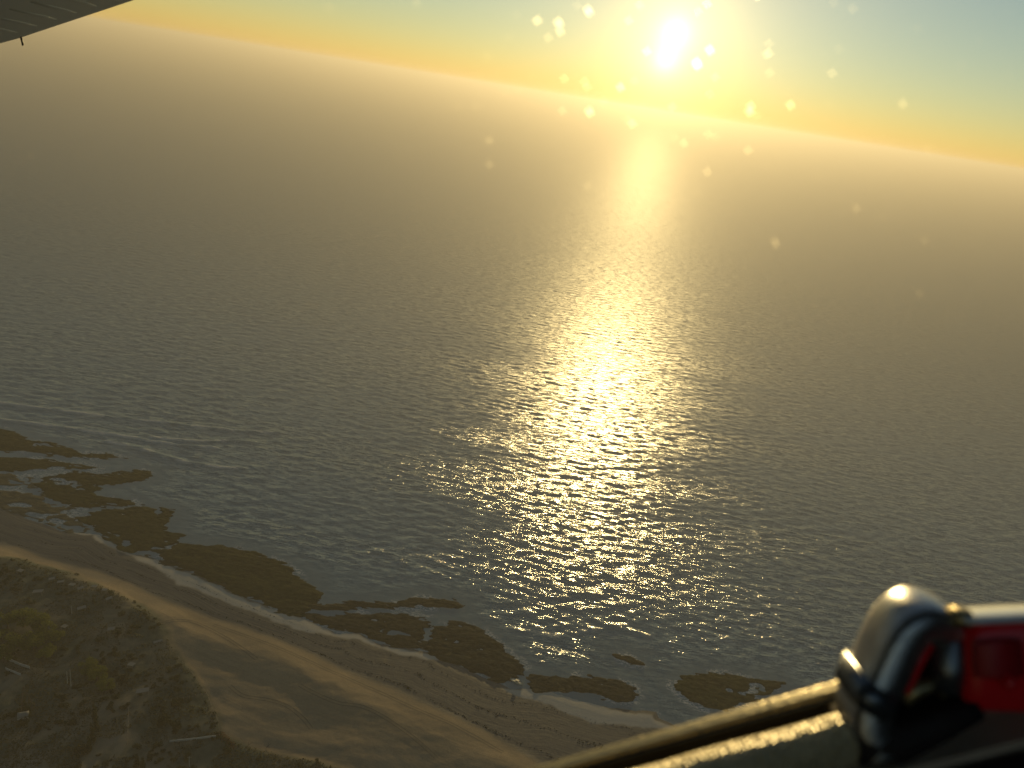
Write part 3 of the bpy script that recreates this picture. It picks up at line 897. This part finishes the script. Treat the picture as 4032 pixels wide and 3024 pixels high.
def boat():
    a, b = gnd(2012, 2672, 0.5), gnd(2056, 2694, 0.5)
    ang = math.atan2(b[1] - a[1], b[0] - a[0])
    root = empty('beached_boat', ((a[0] + b[0]) / 2, (a[1] + b[1]) / 2, -0.15), ang)
    root.scale = (1, 1, 0.85)
    root.rotation_euler = (math.radians(-9), 0, ang)
    st = [(-3.6, 1.00, 0.95), (-2.0, 1.18, 0.95), (0, 1.22, 1.0), (1.8, 1.0, 1.12), (3.0, 0.55, 1.28), (3.8, 0.05, 1.42)]
    V, Fc = [], []
    for x, w, zt in st:
        V += [(x, -w, zt), (x, -w * 0.85, 0.35), (x * 0.97, 0, 0.0 + (0.25 if x > 3 else 0)), (x, w * 0.85, 0.35), (x, w, zt)]
    for i in range(len(st) - 1):
        for k in range(4): Fc.append((5 * i + k, 5 * (i + 1) + k, 5 * (i + 1) + k + 1, 5 * i + k + 1))
    Fc.append((4, 3, 2, 1, 0))
    hull = link_mesh('hull', V, Fc, M_HULL, root)
    hull.modifiers.new('thick', 'SOLIDIFY').thickness = 0.08
    dk = []
    for x, w, zt in st: dk += [(x, -w * 0.95, zt - 0.22), (x, w * 0.95, zt - 0.22)]
    link_mesh('deck', dk, [(2 * i, 2 * i + 2, 2 * i + 3, 2 * i + 1) for i in range(len(st) - 1)], M_DECK, root)
    gw = [sweep0([(x, s * w, zt) for x, w, zt in st], [0.06] * len(st), 5) for s in (-1, 1)]
    link_mesh('gunwale', *gw[0], M_TIMBER, hull); link_mesh('gunwale', *gw[1], M_TIMBER, hull)
    wh = link_mesh('wheelhouse', *lbox(-0.6, 1.1, -0.7, 0.7, 0.75, 1.72), M_HULL, root)
    link_mesh('cabin_window', *lbox(1.105, 1.13, -0.55, 0.55, 1.20, 1.60), M_GLASS, wh)
    for s in (-1, 1): link_mesh('cabin_window', *lbox(-0.4, 0.9, s * 0.715 - 0.012, s * 0.715 + 0.012, 1.20, 1.60), M_GLASS, wh)
    link_mesh('wheelhouse_roof', *lbox(-0.8, 1.3, -0.85, 0.85, 1.722, 1.80), M_DECK, wh)
    link_mesh('outboard_motor', *merge(lbox(-4.1, -3.65, -0.2, 0.2, 0.8, 1.5), lbox(-3.95, -3.8, -0.07, 0.07, 0.1, 0.8)), M_BLACK, root)
    tag(root, 'small cream boat lying aground between two dark reefs', 'boat')

def tracks():
    lines = [[(905, 2700), (960, 2740), (1060, 2760), (1130, 2785), (1190, 2830), (1225, 2870)],
             [(620, 2470), (700, 2450), (770, 2452), (850, 2490), (930, 2540), (1010, 2600)],
             [(1180, 2705), (1240, 2740), (1330, 2775), (1450, 2800), (1600, 2890), (1720, 2990)],
             [(840, 2455), (1000, 2512), (1120, 2560), (1300, 2640), (1480, 2716), (1640, 2790), (1800, 2860), (1980, 2960)]]
    for i, L in enumerate(lines):
        pts = catmull0([gnd(x, y, 2.2)[:2] for x, y in L], 24)
        V, Fc = [], []
        for off in (-0.85, 0.85):
            k0 = len(V); m = len(pts)
            tn = np.gradient(pts, axis=0); tn /= np.linalg.norm(tn, axis=1)[:, None]
            nr = np.stack([-tn[:, 1], tn[:, 0]], -1)
            l, r_ = pts + nr * (off - 0.24), pts + nr * (off + 0.24)
            zl = land_height(l[:, 0], l[:, 1])[0] + 0.06; zr = land_height(r_[:, 0], r_[:, 1])[0] + 0.06
            for j in range(m): V += [(l[j, 0], l[j, 1], zl[j]), (r_[j, 0], r_[j, 1], zr[j])]
            Fc += [(k0 + 2 * j, k0 + 2 * j + 1, k0 + 2 * j + 3, k0 + 2 * j + 2) for j in range(m - 1)]
        o = link_mesh('tyre_tracks', V, Fc, M_TRACK)
        tag(o, 'twin tyre tracks pressed into the beach sand', 'track', kind='structure')

def catmull0(P_, k):
    P_ = [np.array(q) for q in P_]; out = []
    for i in range(len(P_) - 1):
        p0, p1, p2, p3 = P_[max(i - 1, 0)], P_[i], P_[i + 1], P_[min(i + 2, len(P_) - 1)]
        for s in range(k):
            u = s / k
            out.append(0.5 * ((2 * p1) + (-p0 + p2) * u + (2 * p0 - 5 * p1 + 4 * p2 - p3) * u * u + (-p0 + 3 * p1 - 3 * p2 + p3) * u ** 3))
    out.append(P_[-1])
    return np.array(out)

# ------------------------------------------------------------------ haze
t = NT('sea_haze')
pv = t.n('VolumePrincipled')
pv.inputs['Color'].default_value = (0.49, 0.48, 0.47, 1)
pv.inputs['Density'].default_value = 2.5e-4
pv.inputs['Anisotropy'].default_value = 0.40
t.l(pv.outputs[0], t.out.inputs['Volume'])
def build_haze():
    a, lo, hi = 130000.0, -9.0, ALT + 16.0
    v = [(sx * a, sy * a, z) for z in (lo, hi) for sx, sy in ((-1, -1), (1, -1), (1, 1), (-1, 1))]
    f = [(0, 3, 2, 1), (4, 5, 6, 7), (0, 1, 5, 4), (1, 2, 6, 5), (2, 3, 7, 6), (3, 0, 4, 7)]
    tag(link_mesh('haze', v, f, t.m), 'warm sea haze fading the water towards the horizon', 'haze', kind='stuff')
build_haze()
# ------------------------------------------------------------------ airplane: cabin side, window, latch and wing
def P(x, y, d):
    return CAM + ray(x, y) * d

_n = ray(2480, 620); N3 = _n / np.linalg.norm(_n)           # outward normal of the window pane
ORG = P(2700, 2835, 0.43)
def on_pane(x, y):
    d = ray(x, y)
    return CAM + d * (np.dot(ORG - CAM, N3) / np.dot(d, N3))
_e = on_pane(3330, 2655) - on_pane(2040, 3024)
E1 = _e / np.linalg.norm(_e)                                # along the sill, towards the latch
E2 = np.cross(E1, N3); E2 = E2 / np.linalg.norm(E2)
if np.dot(E2, _U) < 0: E2 = -E2
def W(a, b, c):                                             # cabin coordinates -> world
    return ORG + E1 * a + E2 * b + N3 * c

plane = empty('airplane', W(0, -0.6, -0.5))
tag(plane, 'small high wing airplane: dark cabin sill with red window latch and white wing', 'airplane')

def part(name, verts, faces, mat, parent=None, smooth=False, bevel=0.0, sub=0):
    par = parent or plane
    off = np.array(par.location) if par is plane else np.array(plane.location)
    o = link_mesh(name, [np.array(v) - off for v in verts], faces, mat, par, smooth)
    if bevel:
        b = o.modifiers.new('bevel', 'BEVEL'); b.width = bevel; b.segments = 3; b.limit_method = 'ANGLE'
    if sub:
        s = o.modifiers.new('sub', 'SUBSURF'); s.levels = sub; s.render_levels = sub
    return o

BOXF = [(0, 3, 2, 1), (4, 5, 6, 7), (0, 1, 5, 4), (1, 2, 6, 5), (2, 3, 7, 6), (3, 0, 4, 7)]
def boxv(a0, a1, b0, b1, c0, c1):
    return [W(a, b, c) for c in (c0, c1) for a, b in ((a0, b0), (a1, b0), (a1, b1), (a0, b1))]
def pbox(name, dims, mat, parent=None, bevel=0.0):
    return part(name, boxv(*dims), BOXF, mat, parent, False, bevel)

def sweep(path, w, h, side, n=10, power=3.0):
    """rounded bar swept along points; w along 'side', h across"""
    path = [np.array(q) for q in path]
    side = np.array(side) / np.linalg.norm(side)
    verts, faces = [], []
    m = len(path)
    for i, q in enumerate(path):
        tan = path[min(i + 1, m - 1)] - path[max(i - 1, 0)]
        tan = tan / np.linalg.norm(tan)
        up = np.cross(side, tan); up = up / np.linalg.norm(up)
        ww = w[i] if isinstance(w, (list, tuple)) else w
        hh = h[i] if isinstance(h, (list, tuple)) else h
        for k in range(n):
            ang = 2 * math.pi * k / n
            cx, sx = math.cos(ang), math.sin(ang)
            cx = math.copysign(abs(cx) ** (2 / power), cx); sx = math.copysign(abs(sx) ** (2 / power), sx)
            verts.append(q + side * cx * ww * 0.5 + up * sx * hh * 0.5)
    for i in range(m - 1):
        for k in range(n):
            k2 = (k + 1) % n
            faces.append((i * n + k, i * n + k2, (i + 1) * n + k2, (i + 1) * n + k))
    faces.append(tuple(range(n))[::-1]); faces.append(tuple(range((m - 1) * n, m * n)))
    return verts, faces

def catmull(pts, k=6):
    pts = [np.array(q, dtype=float) for q in pts]
    out = []
    for i in range(len(pts) - 1):
        p0, p1, p2, p3 = pts[max(i - 1, 0)], pts[i], pts[i + 1], pts[min(i + 2, len(pts) - 1)]
        for s in range(k):
            u = s / k
            out.append(0.5 * ((2 * p1) + (-p0 + p2) * u + (2 * p0 - 5 * p1 + 4 * p2 - p3) * u * u + (-p0 + 3 * p1 - 3 * p2 + p3) * u ** 3))
    out.append(pts[-1])
    return out

M_DARK = simple('black_door_panel', (0.013, 0.008, 0.009), 0.7, 0, 0.4, 40, 0.2)
M_CABIN = simple('dark_cabin_lining', (0.02, 0.02, 0.02), 0.8, 0, 0.3, 10)
M_RAIL = simple('anodised_rail', (0.40, 0.35, 0.23), 0.34, 0.75, 0.3, 60, 0.15)
M_BLACK = simple('plain_black', (0.015, 0.014, 0.012), 0.6, 0, 0.3, 80)
M_LEDGE = simple('brown_ledge_paint', (0.42, 0.35, 0.29), 0.55, 0, 0.25, 50)
M_CHROME = simple('dark_polished_metal', (0.44, 0.43, 0.43), 0.28, 0.9, 0.35, 110, 0.12)
M_HINGE = simple('blued_steel', (0.16, 0.17, 0.19), 0.32, 0.8, 0.2, 60)
M_BRASS = simple('worn_brass', (0.38, 0.31, 0.17), 0.4, 0.8, 0.3, 90)
M_RED = simple('glossy_red_paint', (0.72, 0.014, 0.020), 0.25, 0, 0.15, 40)
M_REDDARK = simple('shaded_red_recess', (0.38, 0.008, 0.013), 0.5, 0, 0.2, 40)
M_HIGHLIGHT = simple('pale_highlight', (0.72, 0.74, 0.76), 0.25, 0.4, 0.08, 60)
M_WHITE = simple('white_wing_paint', (0.80, 0.81, 0.77), 0.4, 0, 0.06, 2.5, 0.03)

# crinkled trim on the inner sill
t = NT('crinkled_sill_trim')
oc = t.coord()
vor = t.n('TexVoronoi'); vor.inputs['Scale'].default_value = 420; t.l(oc, vor.inputs['Vector'])
c = t.mixc(t.noise(oc, 90, 4), (0.45, 0.39, 0.25), (0.72, 0.63, 0.42))
t.pbr(c, 0.38, 0.15, t.bump(vor.outputs['Distance'], 1.0, 0.0028))
M_TRIM = t.m

# scratched, dusty acrylic: nearly clear, with faint forward scatter that blooms round the sun
def pane_material():
    t = NT('hazy_acrylic')
    tr = t.n('BsdfTransparent'); tr.inputs[0].default_value = (0.985, 0.985, 0.975, 1)
    def lobe(rough, ior):
        r = t.n('BsdfRefraction', distribution='GGX')
        r.inputs['Roughness'].default_value = rough
        r.inputs['IOR'].default_value = ior
        r.inputs['Color'].default_value = (1, 0.97, 0.9, 1)
        return r
    prev = tr
    for rough, ior, w in PANE_LOBES:
        mx = t.n('MixShader'); mx.inputs[0].default_value = w
        t.l(prev.outputs[0], mx.inputs[1]); t.l(lobe(rough, ior).outputs[0], mx.inputs[2])
        prev = mx
    t.l(prev.outputs[0], t.out.inputs[0])
    return t.m
PANE_LOBES = [(0.40, 1.12, 0.00036), (0.62, 1.22, 0.0013), (0.85, 1.40, 0.0062)]
M_PANE = pane_material()
t = NT('window_dust')
rf = t.n('BsdfRefraction', distribution='GGX'); rf.inputs['Roughness'].default_value = 0.68; rf.inputs['IOR'].default_value = 1.3
rf.inputs['Color'].default_value = (1, 0.96, 0.85, 1)
tl = t.n('BsdfTranslucent'); tl.inputs[0].default_value = (0.8, 0.75, 0.62, 1)
mx = t.n('MixShader'); mx.inputs[0].default_value = 0.35
tp = t.n('BsdfTransparent'); mx2 = t.n('MixShader'); mx2.inputs[0].default_value = 0.11
t.l(rf.outputs[0], mx.inputs[1]); t.l(tl.outputs[0], mx.inputs[2]); t.l(tp.outputs[0], mx2.inputs[1]); t.l(mx.outputs[0], mx2.inputs[2]); t.l(mx2.outputs[0], t.out.inputs[0])
M_DUST = t.m

corners = [on_pane(*q) for q in ((0, 0), (4032, 0), (4032, 3024), (0, 3024))]
ca = [np.dot(q - ORG, E1) for q in corners]; cb = [np.dot(q - ORG, E2) for q in corners]
A0, A1 = min(ca) - 0.05, max(ca) + 0.06
B1 = max(cb) + 0.06

# window frame, sill and pane
frame = pbox('window_rail', (A0, A1, -0.0125, 0.0, -0.0105, -0.002), M_RAIL, bevel=0.0015)
pbox('rail_shade_strip', (A0, A1, -0.0167, -0.0018, -0.0135, -0.0113), M_BLACK, frame)  # dark strip added as the shade on the rail's camera-side face
pbox('window_ledge', (A0, A1, -0.030, -0.0168, -0.052, 0.006), M_LEDGE)
pane = pbox('window_pane', (A0, A1, -0.0128, B1, 0.0010, 0.0035), M_PANE)
a_end = np.dot(on_pane(3400, 2790) - ORG, E1)
tv, tf = sweep([W(a, -0.002 + 0.0004 * math.sin(a * 90), -0.0415) for a in np.linspace(A0, a_end, 40)], 0.023, 0.022, N3, 16, 2.4)
part('sill_trim', tv, tf, M_TRIM, None, True)
pbox('door_panel', (-1.6, 1.5, -0.75, -0.020, -0.095, -0.0535), M_DARK, bevel=0.004)
pbox('window_pillar', (A1, 1.5, -0.0125, 0.9, -0.03, 0.03), M_CABIN)
pbox('window_pillar', (-1.6, A0, -0.0125, 0.9, -0.03, 0.03), M_CABIN)
pbox('window_header', (A0, A1, B1, 0.9, -0.03, 0.03), M_CABIN)
pbox('cabin_roof', (-1.6, 1.5, 0.9, 0.92, -1.4, 0.03), M_CABIN)
pbox('cabin_floor', (-1.6, 1.5, -0.77, -0.7502, -1.4, 0.03), M_CABIN)
pbox('cabin_bulkhead', (-1.62, -1.6005, -0.77, 0.92, -1.4, 0.03), M_CABIN)
pbox('cabin_bulkhead', (1.5005, 1.52, -0.77, 0.92, -1.4, 0.03), M_CABIN)
pbox('far_cabin_side', (-1.62, 1.52, -0.77, -0.05, -1.42, -1.4005), M_CABIN)
for a in (-1.55, -0.1, 1.42): pbox('cabin_post', (a, a + 0.08, -0.0495, 0.8995, -1.42, -1.4005), M_CABIN)

# dust specks on the outside of the pane
def build_dust():
    verts, faces = [], []
    sa, sb = (np.dot(on_pane(2640, 190) - ORG, E1), np.dot(on_pane(2640, 190) - ORG, E2))
    r2 = np.random.default_rng(12)
    for i in range(250):
        if i < 150:
            a, b = sa + r2.normal(0, 0.07), sb + r2.normal(0, 0.06)
        else:
            a, b = r2.uniform(A0, A1), r2.uniform(0.0, B1)
        if not (A0 < a < A1 and 0 < b < B1): continue
        s = 0.00030 + 0.0008 * r2.random() ** 2.5
        k0 = len(verts); rot = r2.random() * 6.28; n = 6
        asp = 1 + 1.2 * r2.random() ** 3
        for k in range(n):
            q = rot + 2 * math.pi * k / n
            rad = s * (0.7 + 0.5 * r2.random())
            verts.append(W(a + math.cos(q) * rad, b + math.sin(q) * rad * asp, 0.0037))
        faces.append(tuple(range(k0, k0 + n)))
    o = part('dust', verts, faces, M_DUST, pane)
    o['kind'] = 'stuff'
build_dust()

# latch
LK = 0.925
def L(x, y, d): return P(x, y, d * LK)
latch = part('window_latch', *sweep(catmull([L(3425, 2915, 0.400), L(3400, 2820, 0.400), L(3418, 2720, 0.400), L(3472, 2605, 0.400), L(3528, 2485, 0.400),
                                             L(3590, 2425, 0.400), L(3660, 2430, 0.402), L(3722, 2490, 0.405)], 6), 0.030, 0.0200, _F + 0.25 * _U, 16, 3.6), M_CHROME, None, True)
part('latch_collar', *sweep([L(3388, 2740, 0.3985), L(3432, 2652, 0.3985)], 0.033, 0.0215, _F + 0.25 * _U, 16, 3.2), M_HINGE, latch, True)
part('hinge_barrel', *sweep([L(3752, 2440, 0.398), L(3745, 2520, 0.396), L(3735, 2620, 0.394), L(3725, 2720, 0.393)], [0.014, 0.017, 0.017, 0.013], [0.0135, 0.0165, 0.0165, 0.013], _F, 16, 2.2), M_HINGE, latch, True)
part('red_reflection', *sweep([L(3660, 2500, 0.398), L(3600, 2600, 0.396), L(3545, 2715, 0.396)], 0.010, 0.008, _F, 10, 2.4), M_RED, latch, True)  # red bar imitating the red reflection on the latch's inner edge
part('pivot_screw', *sweep([L(3610, 2715, 0.394), L(3604, 2700, 0.402)], 0.009, 0.009, _R, 12, 2.0), M_BRASS, latch, True)
part('latch_tongue', *sweep([L(3560, 2760, 0.396), L(3615, 2712, 0.396), L(3690, 2690, 0.396), L(3720, 2730, 0.396)], 0.006, 0.0065, _F, 10, 2.4), M_BRASS, latch, True)
part('latch_foot', *sweep([L(3330, 2890, 0.404), L(3480, 2880, 0.403), L(3640, 2810, 0.402), L(3780, 2740, 0.400)], 0.036, [0.020, 0.022, 0.016, 0.012], _F, 12, 4.0), M_DARK, latch, True)

part('dark_backing', *sweep([L(3400, 2900, 0.418), L(3470, 2760, 0.418), L(3600, 2600, 0.418), L(3760, 2560, 0.416), L(3900, 2600, 0.414)], 0.004, [0.012, 0.030, 0.046, 0.046, 0.040], _F, 12, 4.0), M_DARK, latch, True)  # added dark sheet that makes the gap behind the latch read dark
handle = part('latch_handle', *sweep([L(3772, 2600, 0.392), L(3830, 2604, 0.391), L(3990, 2600, 0.389), L(4200, 2596, 0.386), L(4420, 2600, 0.384), L(4470, 2602, 0.384)],
                                     0.020, [0.0340, 0.0430, 0.0450, 0.0450, 0.0430, 0.0300], _F, 18, 4.5), M_RED, None, True)
part('edge_highlight', *sweep([L(3760, 2424, 0.391), L(3830, 2424, 0.390), L(3990, 2416, 0.388), L(4200, 2410, 0.385), L(4440, 2424, 0.383)], 0.021, 0.0045, _F, 12, 2.4), M_HIGHLIGHT, handle, True)  # pale strip painting the sky's highlight along the handle's top bevel
part('end_cap', *sweep([L(3742, 2428, 0.389), L(3806, 2430, 0.388)], 0.012, 0.0088, _F, 12, 2.4), M_BRASS, handle, True)
part('handle_recess', *sweep([L(3840, 2600, 0.3770), L(3930, 2598, 0.3765), L(4022, 2590, 0.3760)], 0.003, [0.0155, 0.0175, 0.0165], _F, 14, 6.0), M_REDDARK, handle, True)
part('handle_knob', *sweep([L(3972, 2655, 0.374), L(3974, 2690, 0.374), L(3974, 2715, 0.374)], [0.003, 0.0065, 0.004], [0.003, 0.0065, 0.004], _F, 12, 2.0), M_RED, handle, True)

# wing
UPW = -0.24 * _R + 0.93 * _U - 0.26 * _F; UPW = UPW / np.linalg.norm(UPW)
WH = 0.92
def on_wing(x, y, dz=0.0):
    d = ray(x, y)
    return CAM + d * ((WH + dz) / np.dot(d, UPW))
def wing_uv(u, v, dz=0.0):                                   # u outboard from the corner, v forward under the skin
    return WC - WS * u + WV * v + UPW * dz
WC = on_wing(72, 152)
_w = on_wing(530, 0) - WC; WS = _w / np.linalg.norm(_w)       # towards the wing root
WV = np.cross(UPW, WS)
if np.dot(WV, on_wing(60, 20) - WC) < 0: WV = -WV
def build_wing():
    # trailing strip outline, extruded with an aerofoil-like thickness
    prof = [(0.0, 0.004), (0.05, 0.012), (0.25, 0.045), (0.6, 0.10), (1.0, 0.15), (1.35, 0.14), (1.5, 0.07)]
    spans = [-2.3, 0.0, 0.35, 0.9]
    verts, faces = [], []
    for s in spans:
        sw = 0.0 if s <= 0 else 0.16 * s
        for v, th in prof: verts.append(wing_uv(s, v + sw, 0))
        for v, th in prof[::-1]: verts.append(wing_uv(s, v + sw, th))
    n = len(prof) * 2
    for i in range(len(spans) - 1):
        for k in range(n):
            k2 = (k + 1) % n
            faces.append((i * n + k, (i + 1) * n + k, (i + 1) * n + k2, i * n + k2))
    faces.append(tuple(range(n))); faces.append(tuple(range((len(spans) - 1) * n, len(spans) * n))[::-1])
    w = part('wing', verts, faces, M_WHITE, None, False, 0.004)
    # pressed stiffening beads on the underside, seen edge on as short ripples
    for i in range(26):
        s = -1.5 + i * 0.085
        path = [wing_uv(s, v, -0.0015) for v in (0.07, 0.13, 0.20, 0.30)]
        part('stiffening_bead', *sweep(path, [0.008, 0.020, 0.020, 0.008], [0.001, 0.0035, 0.0035, 0.001], WS, 8, 2.0), M_WHITE, w, True)
    pbox_v = [wing_uv(s, v, dz) for dz in (-0.006, -0.0005) for s, v in ((-2.2, 0.42), (0.5, 0.42), (0.5, 0.50), (-2.2, 0.50))]
    part('skin_lap', pbox_v, BOXF, M_WHITE, w)
    part('static_wick', *sweep([wing_uv(-0.02, 0.01, 0.004), wing_uv(-0.005, -0.008, -0.012), wing_uv(-0.0, -0.012, -0.024)], 0.009, 0.009, WS, 8, 2.0), M_BLACK, w, True)
build_wing()

hut(); boat(); tracks(); wrack()
